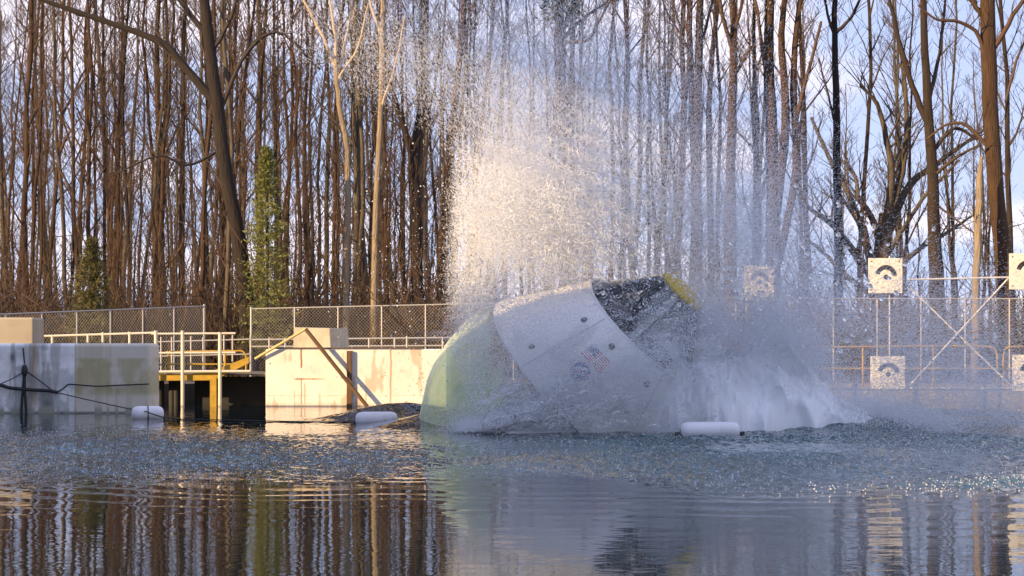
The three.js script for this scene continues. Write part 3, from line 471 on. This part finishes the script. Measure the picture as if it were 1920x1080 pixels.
function board(parent, px0, px1, py0, py1, D) {
  const a = at(px0, py1, D).sub(parent.position), b = at(px1, py0, D).sub(parent.position);
  const f = part('target_board', new RoundedBoxGeometry(b.x - a.x, b.y - a.y, 0.03, 2, 0.008).translate((a.x + b.x) / 2, (a.y + b.y) / 2, a.z), whiteSteel, parent);
  part('target_print', new THREE.PlaneGeometry(b.x - a.x - 0.01, b.y - a.y - 0.01).translate((a.x + b.x) / 2, (a.y + b.y) / 2, a.z + 0.019), targetPrint, f);
}
{
  const D = 49, t = thing('target_rig', 'braced steel frame carrying four white target boards on the far bank', 'target frame', V(at(1660, 0, D).x, GROUND, -D)), L = (x, y, d = D + 0.12) => at(x, y, d).sub(t.position);
  board(t, 1628, 1692, 484, 550, D); board(t, 1632, 1697, 668, 730, D); board(t, 1892, 1958, 475, 543, D); board(t, 1898, 1962, 665, 733, D);
  for (const x of [1668, 1928]) part('upright', pipe(L(x, 480), V(L(x, 0).x, -0.05, -0.12), 0.022), whiteSteel, t);
  part('strut', pipe(L(1668, 525), L(1928, 519), 0.024), whiteSteel, t); part('strut', pipe(L(1668, 728), L(1928, 728), 0.022), whiteSteel, t);
  part('brace', pipe(L(1690, 524, D + 0.2), L(1900, 727, D + 0.2), 0.024), whiteSteel, t); part('brace', pipe(L(1896, 516), L(1700, 729), 0.024), whiteSteel, t);
  const s = thing('target_stand', 'single white target board on a post behind the spray', 'target stand', V(at(1424, 0, D).x, GROUND, -D - 0.5));
  board(s, 1395, 1451, 498, 557, D + 0.5); part('post', pipe(V(0, -0.05, -0.07), at(1424, 505, D + 0.57).sub(s.position), 0.03), whiteSteel, s);
}

// ---------------------------------------------------------------- capsule
const AX = V(0.65868395, 0.69860419, 0.27944167), E1 = V(0.72758941, -0.68601287, 0), E2 = V(0.19170058, 0.2033188, -0.96016267), RIM = at(1210, 625, 35.5), TAN = Math.tan(32.5 * Math.PI / 180), RR = 1.48, RB = 2.5;
{
  const len = (RB - RR) / TAN, basis = new THREE.Matrix4().makeBasis(E1, AX, E2.clone().negate().negate());
  const t = thing('space_capsule', 'white cone-shaped spacecraft test capsule plunging into the basin, nose tilted up', 'capsule', RIM.clone().addScaledVector(AX, -len));
  // local: y along the axis from the base, x = E1, z = -(E2) so that the axes are right-handed
  const m4 = new THREE.Matrix4().makeBasis(E1, AX, V().crossVectors(E1, AX)); t.quaternion.setFromRotationMatrix(m4);
  const sgn = Math.sign(V().crossVectors(E1, AX).dot(E2));
  const onCone = (rad, deg, off = 0) => { const f = deg * Math.PI / 180, c = Math.cos(f), s = Math.sin(f) * sgn, y = (RB - rad) / TAN, n = Math.cos(32.5 * Math.PI / 180), ny = Math.sin(32.5 * Math.PI / 180); return V((rad + off * n) * c, y + off * ny, (rad + off * n) * s); };
  const white = std({ color: rgb(0.78, 0.78, 0.78), roughness: 0.5, map: dataTex(256, 256, (u, v) => { const streak = smooth(0.55, 0.8, fbm(u * 90, v * 3, 3, 145, 90, 3)), scuff = smooth(0.62, 0.72, fbm(u * 24, v * 14, 4, 149, 24, 14)), k = 0.93 + 0.25 * (fbm(u * 8, v * 8, 4, 141, 8, 8) - 0.5) - 0.13 * streak - 0.2 * scuff; return [s2(k), s2(k), s2(k * 0.98)]; }) });
  const prof = [[0, -0.53], [0.6, -0.5], [1.2, -0.41], [1.8, -0.26], [2.2, -0.13], [2.42, -0.04]].map(([a, b]) => new THREE.Vector2(a, b));
  part('heat_shield', new THREE.LatheGeometry(prof.concat([new THREE.Vector2(2.47, -0.02)]), 96), std({ color: rgb(0.45, 0.44, 0.40) }), t);
  part('back_shell', new THREE.LatheGeometry([new THREE.Vector2(2.47, -0.02), new THREE.Vector2(2.49, (RB - 2.49) / TAN), new THREE.Vector2(RR, len), new THREE.Vector2(RR - 0.06, len), new THREE.Vector2(RR - 0.1, len - 0.1)], 96), white, t);
  const seamMat = std({ color: rgb(0.42, 0.43, 0.45) }), dark = std({ color: rgb(0.10, 0.105, 0.115), roughness: 0.6 }), grey = std({ color: rgb(0.27, 0.29, 0.30), roughness: 0.6 });
  for (let k = 0; k < 6; k++) part('seam', tubeGeo([onCone(2.46, -122 + k * 60, 0.002), onCone(RR + 0.02, -122 + k * 60, 0.002)], 0.010, 6), seamMat, t);
  part('forward_deck', new THREE.CylinderGeometry(RR - 0.07, RR - 0.07, 0.05, 72).translate(0, len - 0.06, 0), grey, t);
  part('rim_ring', new THREE.TorusGeometry(RR - 0.04, 0.035, 10, 96).rotateX(Math.PI / 2).translate(0, len + 0.01, 0), white, t);
  part('tunnel', new THREE.CylinderGeometry(0.44, 0.46, 1.05, 40, 1, true).translate(0, len + 0.5, 0), grey, t);
  part('tunnel_ring', new THREE.TorusGeometry(0.47, 0.04, 10, 48).rotateX(Math.PI / 2).translate(0, len + 1.05, 0), grey, t);
  part('yellow_cover', new THREE.LatheGeometry([[0, 0.10], [0.30, 0.09], [0.46, 0.06], [0.53, 0.02], [0.52, -0.03], [0.44, -0.04]].map(([a, b]) => new THREE.Vector2(a, b)), 48).translate(0, len + 1.10, 0), std({ color: rgb(0.50, 0.36, 0.015), roughness: 0.5 }), t);
  for (let k = 0; k < 6; k++) {
    const s = new THREE.Shape([[0.45, -0.04], [1.40, -0.04], [1.40, 0.10], [1.28, 0.26], [0.62, 1.02], [0.45, 1.04]].map(([a, b]) => new THREE.Vector2(a, b)));
    s.holes.push(new THREE.Path([[0.62, 0.16], [1.1, 0.16], [0.62, 0.72]].map(([a, b]) => new THREE.Vector2(a, b))));
    part('gusset', new THREE.ExtrudeGeometry(s, { depth: 0.11, bevelEnabled: true, bevelSize: 0.012, bevelThickness: 0.012, bevelSegments: 1 }).translate(0, 0, -0.055).rotateY(-sgn * (-158 + k * 60) * Math.PI / 180).translate(0, len, 0), k % 2 ? grey : dark, t);
    const f = (-128 + k * 60) * Math.PI / 180; part('parachute_pack', new RoundedBoxGeometry(0.42, 0.24, 0.55, 3, 0.06).translate(0.98, 0.1, 0).rotateY(-sgn * f).translate(0, len, 0), dark, t);
  }
  const patch = (name, rad, deg, w, h, turn, tex, round) => {
    const g = round ? new THREE.CircleGeometry(w / 2, 36) : new THREE.PlaneGeometry(w, h, 10, 10), p = g.attributes.position, c = Math.cos(turn), s = Math.sin(turn);
    const nrm = [];
    for (let k = 0; k < p.count; k++) { const a = p.getX(k) * c - p.getY(k) * s, b = p.getX(k) * s + p.getY(k) * c, q = onCone(rad - b * Math.sin(32.5 * Math.PI / 180), deg - sgnTurn * a / rad * 180 / Math.PI, 0.006); p.setXYZ(k, q.x, q.y, q.z); }
    g.computeVertexNormals(); const m = part(name, g, std({ map: tex, roughness: 0.5, side: THREE.DoubleSide }), t); return m;
  };
  const sgnTurn = -1;
  const logo = canvasTex(256, 256, (x) => {
    x.fillStyle = '#0b2a8c'; x.fillRect(0, 0, 256, 256); const r = rng(9); x.fillStyle = '#ffffff'; for (let k = 0; k < 8; k++) { x.beginPath(); x.arc(r() * 256, r() * 256, 1.5 + r() * 1.5, 0, 6.3); x.fill(); }
    x.strokeStyle = '#ffffff'; x.lineWidth = 4; x.beginPath(); x.ellipse(128, 128, 100, 40, -0.5, 0, 6.3); x.stroke();
    x.font = 'bold 62px serif'; x.textAlign = 'center'; x.textBaseline = 'middle'; x.fillText('NASA', 128, 132);
    x.strokeStyle = '#d8262c'; x.lineWidth = 11; x.beginPath(); x.moveTo(18, 176); x.quadraticCurveTo(140, 150, 236, 52); x.quadraticCurveTo(190, 130, 214, 196); x.stroke();
  });
  const flag = canvasTex(256, 136, (x, w, h) => {
    for (let k = 0; k < 13; k++) { x.fillStyle = k % 2 ? '#f4f0ea' : '#b1343c'; x.fillRect(0, k * h / 13, w, h / 13 + 1); }
    x.fillStyle = '#2a3f86'; x.fillRect(0, 0, w * 0.4, h * 7 / 13); x.fillStyle = '#ffffff'; for (let j = 0; j < 5; j++) for (let i = 0; i < 6; i++) { x.beginPath(); x.arc(9 + i * 17, 8 + j * 14, 3, 0, 6.3); x.fill(); }
  });
  patch('agency_emblem', 2.053, -103.1, 0.37, 0.37, 0, logo, true); patch('flag_decal', 1.838, -103.1, 0.50, 0.29, 0, flag, false);
  for (const [rad, deg] of [[1.68, -129.05], [2.277, -128.83], [1.637, -102.5], [1.68, -69], [2.277, -69], [2.277, -189], [1.68, -189]]) {
    const g = new THREE.CylinderGeometry(0.062, 0.062, 0.012, 20), c = onCone(rad, deg, 0.006), n = onCone(rad, deg, 1).sub(onCone(rad, deg, 0)).normalize(); g.applyQuaternion(new THREE.Quaternion().setFromUnitVectors(V(0, 1, 0), n)).translate(c.x, c.y, c.z);
    const m = part('marker_dot', g, blackRubber, t); part('bolt', new THREE.SphereGeometry(0.018, 10, 8).translate(c.x + n.x * 0.01, c.y + n.y * 0.01, c.z + n.z * 0.01), grey, m);
  }
}

// ---------------------------------------------------------------- the splash
const waterSheet = new THREE.MeshPhysicalMaterial({ color: rgb(0.80, 0.93, 0.66), roughness: 0.5, transmission: 0.7, thickness: 0, ior: 1.33, side: THREE.DoubleSide });
{ // smooth sheet of water thrown up before the capsule: a ragged-edged shell
  const c = V((990 - 960) / 96, 0.25, -36.1), a = 2.15, b = 2.52, d = 2.35, p = [], idx = [], N = 300, M = 180, keep = [];
  for (let j = 0; j <= M; j++) for (let i = 0; i <= N; i++) {
    const th = lerp(Math.PI * 0.50, Math.PI * 1.62, i / N), ph = j / M * Math.PI * 0.49, w = 1 + 0.035 * (fbm(th * 5, ph * 6, 3, 44) - 0.5);
    const cx = Math.cos(th) * Math.cos(ph), cz = -Math.sin(th) * Math.cos(ph), y = Math.sin(ph);
    p.push(c.x + cx * a * w, c.y - 0.45 + y * (b + 0.2) * w, c.z + cz * d * w);
    const x = cx * a + c.x; keep.push(x + 0.9 * (fbm(th * 9, ph * 9, 4, 46) - 0.5) < -0.6 + 0.4 * (1 - j / M));
  }
  const w = N + 1; for (let j = 0; j < M; j++) for (let i = 0; i < N; i++) { const q = j * w + i; if (keep[q] && keep[q + 1] && keep[q + w] && keep[q + w + 1]) idx.push(q, q + 1, q + w, q + 1, q + w + 1, q + w); }
  const g = new THREE.BufferGeometry(); g.setAttribute('position', new THREE.Float32BufferAttribute(p, 3)); g.setIndex(idx); g.computeVertexNormals();
  tag(part('water_sheet', g, waterSheet, scene), 'smooth green dome of water thrown up before the capsule', 'splash', null, 'stuff');
}
// profile of the heavy spray thrown to the right, in metres over the water
const skirt = [[-0.9, 0.0], [-0.4, 0.14], [0, 0.40], [0.9, 0.72], [1.7, 1.05], [2.2, 1.5], [2.7, 1.9], [3.1, 2.12], [3.5, 2.2], [4.0, 2.0], [4.4, 1.9], [4.9, 2.2], [5.4, 1.95], [5.9, 1.45], [6.5, 0.85], [7.1, 0.4], [7.7, 0.06], [8.2, 0]];
const skirtTop = (x) => { if (x < -0.9 || x > 8.2) return 0; let k = 0; while (k < skirt.length - 2 && x > skirt[k + 1][0]) k++; return lerp(skirt[k][1], skirt[k + 1][1], clamp((x - skirt[k][0]) / (skirt[k + 1][0] - skirt[k][0]))); };
{
  const nx = 420, nz = 140, p = [], idx = [];
  for (let j = 0; j <= nz; j++) for (let i = 0; i <= nx; i++) {
    const x = lerp(-0.9, 8.1, i / nx), f = j / nz * 2 - 1, z = lerp(-34.0, -35.1, smooth(0.5, 3, x)) + f * (0.6 + 0.85 * smooth(1, 4, x)) - 0.1 * x, env = Math.pow(Math.max(0, 1 - f * f), 0.55);
    const lump = (0.78 + 0.5 * (fbm(x * 2.4, f * 4, 4, 151) - 0.5) + 0.16 * (fbm(x * 9, f * 12, 3, 157) - 0.5)) * (1 - 0.3 * smooth(5.2, 7.2, x)) * (1 - 0.45 * smooth(2.2, 0.6, x));
    p.push(x, skirtTop(x) * env * lump - 0.06 + 0.07 * env * (fbm(x * 16, f * 22, 3, 160) - 0.5), z + 0.5 * (fbm(x * 3 + 9, f * 5, 3, 163) - 0.5));
  }
  const w = nx + 1; for (let j = 0; j < nz; j++) for (let i = 0; i < nx; i++) { const q = j * w + i; idx.push(q, q + w, q + 1, q + 1, q + w, q + w + 1); }
  const g = new THREE.BufferGeometry(); g.setAttribute('position', new THREE.Float32BufferAttribute(p, 3)); g.setIndex(idx); g.computeVertexNormals();
  tag(part('foam_bank', g, std({ color: rgb(0.86, 0.88, 0.90), roughness: 1 }), scene), 'thick bank of white foam thrown up along the capsule side', 'foam', null, 'stuff');
}
const dropGeo = new THREE.OctahedronGeometry(1, 0);
const mistMat = new THREE.MeshPhysicalMaterial({ color: rgb(0.88, 0.90, 0.92), roughness: 1, transmission: 0.35, thickness: 0, ior: 1.33, side: THREE.DoubleSide });
function cloud(name, label, list, mat = mistMat, geo = dropGeo, category = 'spray') {       // list of [x, y, z, r, stretch]
  const im = shade(new THREE.InstancedMesh(geo, mat, list.length)), m = new THREE.Matrix4(), q = new THREE.Quaternion(), e = new THREE.Euler(), r = rng(list.length);
  im.name = numbered(name);
  list.forEach(([x, y, z, s, k = 1], i) => { q.setFromEuler(e.set(r() * 6.3, r() * 6.3, r() * 6.3)); m.compose(V(x, y, z), q, V(s, s * k, s)); im.setMatrixAt(i, m); });
  scene.add(im); return tag(im, label, category, null, 'stuff');
}
function threads(name, label, list, category = 'spray') {   // list of [x, y, z, direction, half width, half length]: torn threads of water
  const im = shade(new THREE.InstancedMesh(dropGeo, mistMat, list.length)), m = new THREE.Matrix4(), q = new THREE.Quaternion(), up = V(0, 1, 0);
  im.name = numbered(name);
  list.forEach(([x, y, z, d, w, l], i) => { m.compose(V(x, y, z), q.setFromUnitVectors(up, d), V(w, l, w)); im.setMatrixAt(i, m); });
  scene.add(im); return tag(im, label, category, null, 'stuff');
}
const X = (px) => (px - 960) / 96, Y = (py) => (800 - py) / 96;
const n3 = (x, y, z, s) => (fbm(x, y + z * 0.71, 3, s) + fbm(z - y * 0.4, x * 0.8 + 5, 3, s + 50)) / 2;
{ // fine mist of the tall plume
  const r = rng(1001), L = [];
  const blobs = [ // centre px, spread px, depth m, count
    [1010, 390, 85, 85, 0.9, 17000], [1080, 420, 100, 75, 1.0, 12000], [920, 420, 50, 120, 0.9, 9000], [880, 470, 30, 90, 0.8, 3500], [990, 260, 100, 75, 1.1, 10500], [960, 110, 130, 85, 1.4, 13000], [1120, 190, 130, 100, 1.5, 14000], [895, 590, 36, 80, 0.4, 9000, -34.3], [965, 650, 60, 70, 0.4, 8000, -33.8], [1060, 690, 90, 60, 0.4, 8000, -33.4],
    [1240, 320, 120, 110, 1.5, 17000], [1290, 450, 130, 90, 1.2, 18000], [1400, 450, 100, 110, 1.3, 17000], [1460, 420, 60, 110, 1.3, 9000], [780, 110, 110, 90, 1.6, 4200], [660, 60, 90, 80, 1.6, 2000], [1200, 540, 120, 50, 0.9, 9000], [1520, 570, 110, 70, 1.3, 9500], [1640, 600, 130, 75, 1.6, 11000], [1800, 650, 130, 70, 1.8, 14000], [1700, 740, 150, 50, 1.5, 12000], [1860, 760, 120, 45, 1.5, 15000],
  ];
  for (const [cx, cy, sx, sy, dz, n, zc = -36] of blobs) for (let k = 0; k < n * 3.45; k++) {
    let px = cx + gauss(r) * sx, py = cy + gauss(r) * sy; const high = smooth(330, 60, py), edge = 843 + 20 * (fbm(py * 0.03, 3, 3, 9) - 0.5) - 330 * high * high + (8 + 90 * high) * gauss(r);
    if (py < 620 && px < edge) { if (r() < 0.6) continue; px = edge + Math.abs(gauss(r)) * 55; } if (py > 640 && px < 845 + (py - 640) * 0.4) continue;
    const x = X(px), y = Y(py), z = zc + gauss(r) * dz; if (y < 0.02) continue;
    if (n3(x * 1.1, y * 1.1, z, 201) < 0.30 + 0.28 * r()) continue;
    const d = V(x - 1.3 + gauss(r) * 2.2, y - 1.2 + gauss(r) * 2.2, gauss(r) * 1.6).normalize();
    const big = cy < 250 || cx > 1200 ? 1.4 : 1; L.push([x, y, z, d, (0.0015 + 0.0009 * r()) * big, 0.015 + 0.016 * r()]);
  }
  threads('spray_mist', 'tall drifting plume of fine spray over the capsule', L);
}
{ // strands and torn webs of water in the bright core
  const r = rng(1002), L = [], T = [];
  for (let s = 0; s < 4200; s++) {
    const sx = lerp(895, 1240, r()), sy = 580 - 70 * r(), tx = 1010 + gauss(r) * 115 + (sx - 1060) * 0.35, ty = 380 + gauss(r) * 85, t0 = Math.pow(r(), 0.6) * 0.9, t1 = t0 + 0.05 + r() * 0.16, z0 = -36 + gauss(r) * 0.7, bx = gauss(r) * 34, by = gauss(r) * 14, ph = r() * 6, n = 12, w = 0.003 + 0.008 * r() * r();
    let last = null;
    for (let k = 0; k <= n; k++) { const t = lerp(t0, t1, k / n), u = 1 - t, px = u * sx + t * tx + bx * Math.sin(t * 3.1) + by * Math.sin(t * 21 + ph) + gauss(r) * 0.9, py = u * u * sy + 2 * u * t * (ty - 40) + t * t * ty + by * Math.cos(t * 18 + ph) + gauss(r) * 0.9; const p = V(X(px), Y(py), z0 + t * 0.4 + gauss(r) * 0.015); if (last && px > 850) { const d = p.clone().sub(last), l = d.length(); T.push([(p.x + last.x) / 2, (p.y + last.y) / 2, (p.z + last.z) / 2, d.normalize(), w * (0.6 + 0.8 * r()), l * 0.7]); } last = p; }
  }
  threads('water_strands', 'torn golden strands of water flying up from the capsule', T);
  for (let s = 0; s < 1500; s++) {                        // clots
    const px = 1030 + gauss(r) * 95, py = 400 + gauss(r) * 85; if (px < 850) continue; const n = 10 + Math.floor(r() * 22), z = -35.8 + gauss(r) * 0.6, w = 2 + r() * 5;
    for (let k = 0; k < n; k++) L.push([X(px + gauss(r) * w), Y(py + gauss(r) * w), z + gauss(r) * 0.05, 0.004 + 0.012 * Math.pow(r(), 3)]);
  }
  cloud('water_clots', 'clots of white water in the sunlit heart of the plume', L);
}
{ // heavy spray of the skirt
  const r = rng(1003), L = [];
  while (L.length < 165000) {
    const x = lerp(-0.9, 8.2, r()), top = skirtTop(x), f = gauss(r) * 0.55, h = top * (1.0 + 0.16 * (fbm(x * 5, 2, 3, 8) - 0.5)); if (Math.abs(f) > 1.5) continue;
    const y = h * Math.pow(Math.max(0.02, 1 - f * f * 0.4), 0.5) * (0.35 + 0.72 * Math.pow(r(), 0.6)) * (x > 6 ? r() : 1) + Math.abs(gauss(r)) * (0.09 + 0.12 * smooth(5.5, 7, x)) + 0.01, z = lerp(-33.9, -34.9, smooth(0.5, 3, x)) + f * (0.8 + 0.8 * smooth(1, 4, x) + 0.8 * smooth(5.5, 7, x)) - 0.1 * x;
    if (x > 6 && r() < 0.25) continue;
    L.push([x + gauss(r) * 0.12, y, z, 0.007 + 0.006 * r() * r()]);
  }
  for (let j = 0; j < 150; j++) {                        // jets torn off the crest
    const x0 = lerp(1.6, 5.0, r()), vx = 0.25 + r() * 1.5, top = skirtTop(x0 + vx * 0.5) * (0.85 + 0.5 * r()), z0 = -34.6 + gauss(r) * 0.6 - 0.1 * x0, n = 420;
    for (let k = 0; k < n; k++) { const t = Math.pow(r(), 0.8), w = 0.02 + 0.14 * t, y = top * (2.2 * t - 1.25 * t * t) + gauss(r) * w; if (y > 0.01) L.push([x0 + vx * t + gauss(r) * w, y, z0 + gauss(r) * w, 0.005 + 0.007 * r() * r()]); }
  }
  for (let j = 0; j < 620; j++) {                        // torn lumps of white water before the hull
    const x = X(900 + 420 * r()), y = 0.1 + (0.5 + 0.9 * smooth(0, 2.6, x)) * Math.abs(gauss(r)) * 0.75, z = -33.3 + gauss(r) * 0.3 - 0.25 * smooth(0, 3, x), n = 14 + Math.floor(r() * 34), w = 0.02 + 0.06 * r(), a = r() * 0.8;
    for (let k = 0; k < n; k++) { const u = gauss(r); L.push([x + u * w * 1.8, Math.max(0.01, y + u * w * a + gauss(r) * w * 0.5), z + gauss(r) * w, 0.005 + 0.013 * Math.pow(r(), 3)]); }
  }
  for (let k = 0; k < 5000; k++) L.push([X(1060 + gauss(r) * 170), Math.abs(Y(560 + gauss(r) * 150)) + 0.02, -34.2 + gauss(r) * 0.7, 0.006 + 0.014 * Math.pow(r(), 4)]);
  for (let k = 0; k < 115000; k++) { const x = X(885 + 400 * Math.pow(r(), 1.1) + gauss(r) * 34), y = 0.02 + 1.9 * Math.pow(r(), 1.9) * (0.6 + 0.4 * smooth(-1, 1.5, x)) * (1 + 0.35 * gauss(r)), z = -33.5 + gauss(r) * 0.25 - 0.4 * (1 - smooth(-1, 0.4, x)); if (y < 0) continue; if (n3(x * 1.6, y * 1.6, 1, 301) < 0.36 + 0.25 * r()) continue; L.push([x, y, z, 0.0055 + 0.004 * r() * r()]); }
  cloud('spray_skirt', 'dense pale spray boiling up along the capsule and falling to the right', L);
}
{ // splashes of falling drops on the water
  const r = rng(1004), L = [];
  while (L.length < 14000) {
    const z = -17 - 19.5 * Math.pow(r(), 0.75), x = lerp(-0.30, 0.32, r()) * -z, e = edgeZ(x); if (z > e + 0.4 * gauss(r)) continue;
    const back = clamp((e - z) / 14), dens = lerp(0.85, 0.35, Math.pow(back, 0.5)) * smooth(0.2, 1.2, e - z + 0.5 * r()) + 0.5 * smooth(2, 7, x) * smooth(1, 6, e - z); if (r() > dens * (0.35 + 1.1 * fbm(x * 1.2, z * 0.7, 3, 77)) * (1 - 0.75 * smooth(-32, -37, z) * smooth(2, -2, x))) continue;
    L.push([x, Math.abs(gauss(r)) * 0.035 + 0.004 + mound(x, z), z, 0.004 + 0.007 * r() * r(), 1 + r() * 1.2]);
  }
  cloud('surface_splashes', 'countless small splashes of falling drops across the water', L, mistMat, dropGeo, 'splashes');
}
{ // larger drops: dark clear water
  const r = rng(1005), L = [], g = new THREE.IcosahedronGeometry(1, 2), p = g.attributes.position;
  for (let k = 0; k < p.count; k++) { const v = V().fromBufferAttribute(p, k), s = 0.75 + 0.5 * fbm(v.x * 1.4 + 4, v.y * 1.4 + v.z, 2, 3); p.setXYZ(k, v.x * s, v.y * s, v.z * s); } g.computeVertexNormals();
  for (let k = 0; k < 1500; k++) { const px = 1080 + gauss(r) * 220, py = 560 + gauss(r) * 110; if (px < 850 || py > 775) continue; L.push([X(px), Y(py), -34.6 + gauss(r) * 0.8, 0.007 + 0.022 * Math.pow(r(), 4), 1 + r() * 0.6]); }
  for (let k = 0; k < 900; k++) { const px = 1400 + gauss(r) * 130, py = 545 + gauss(r) * 70; if (py > 760) continue; L.push([X(px), Y(py), -35.2 + gauss(r) * 0.8, 0.012 + 0.035 * Math.pow(r(), 3), 1 + r() * 0.7]); }
  for (const [px, py, s] of [[1246, 447, 0.08], [1272, 480, 0.05], [1160, 575, 0.03], [1390, 570, 0.06], [1404, 590, 0.05], [1440, 575, 0.07], [1480, 600, 0.05]]) L.push([X(px), Y(py), -35, s, 1.2]);
    cloud('flying_drops', 'clear heavy water drops flying about the capsule', L, new THREE.MeshPhysicalMaterial({ color: rgb(1, 1, 1), roughness: 0.02, ior: 1.33, transmission: 1, thickness: 0.03 }), g, 'drops');
}

renderer.render(scene, camera);
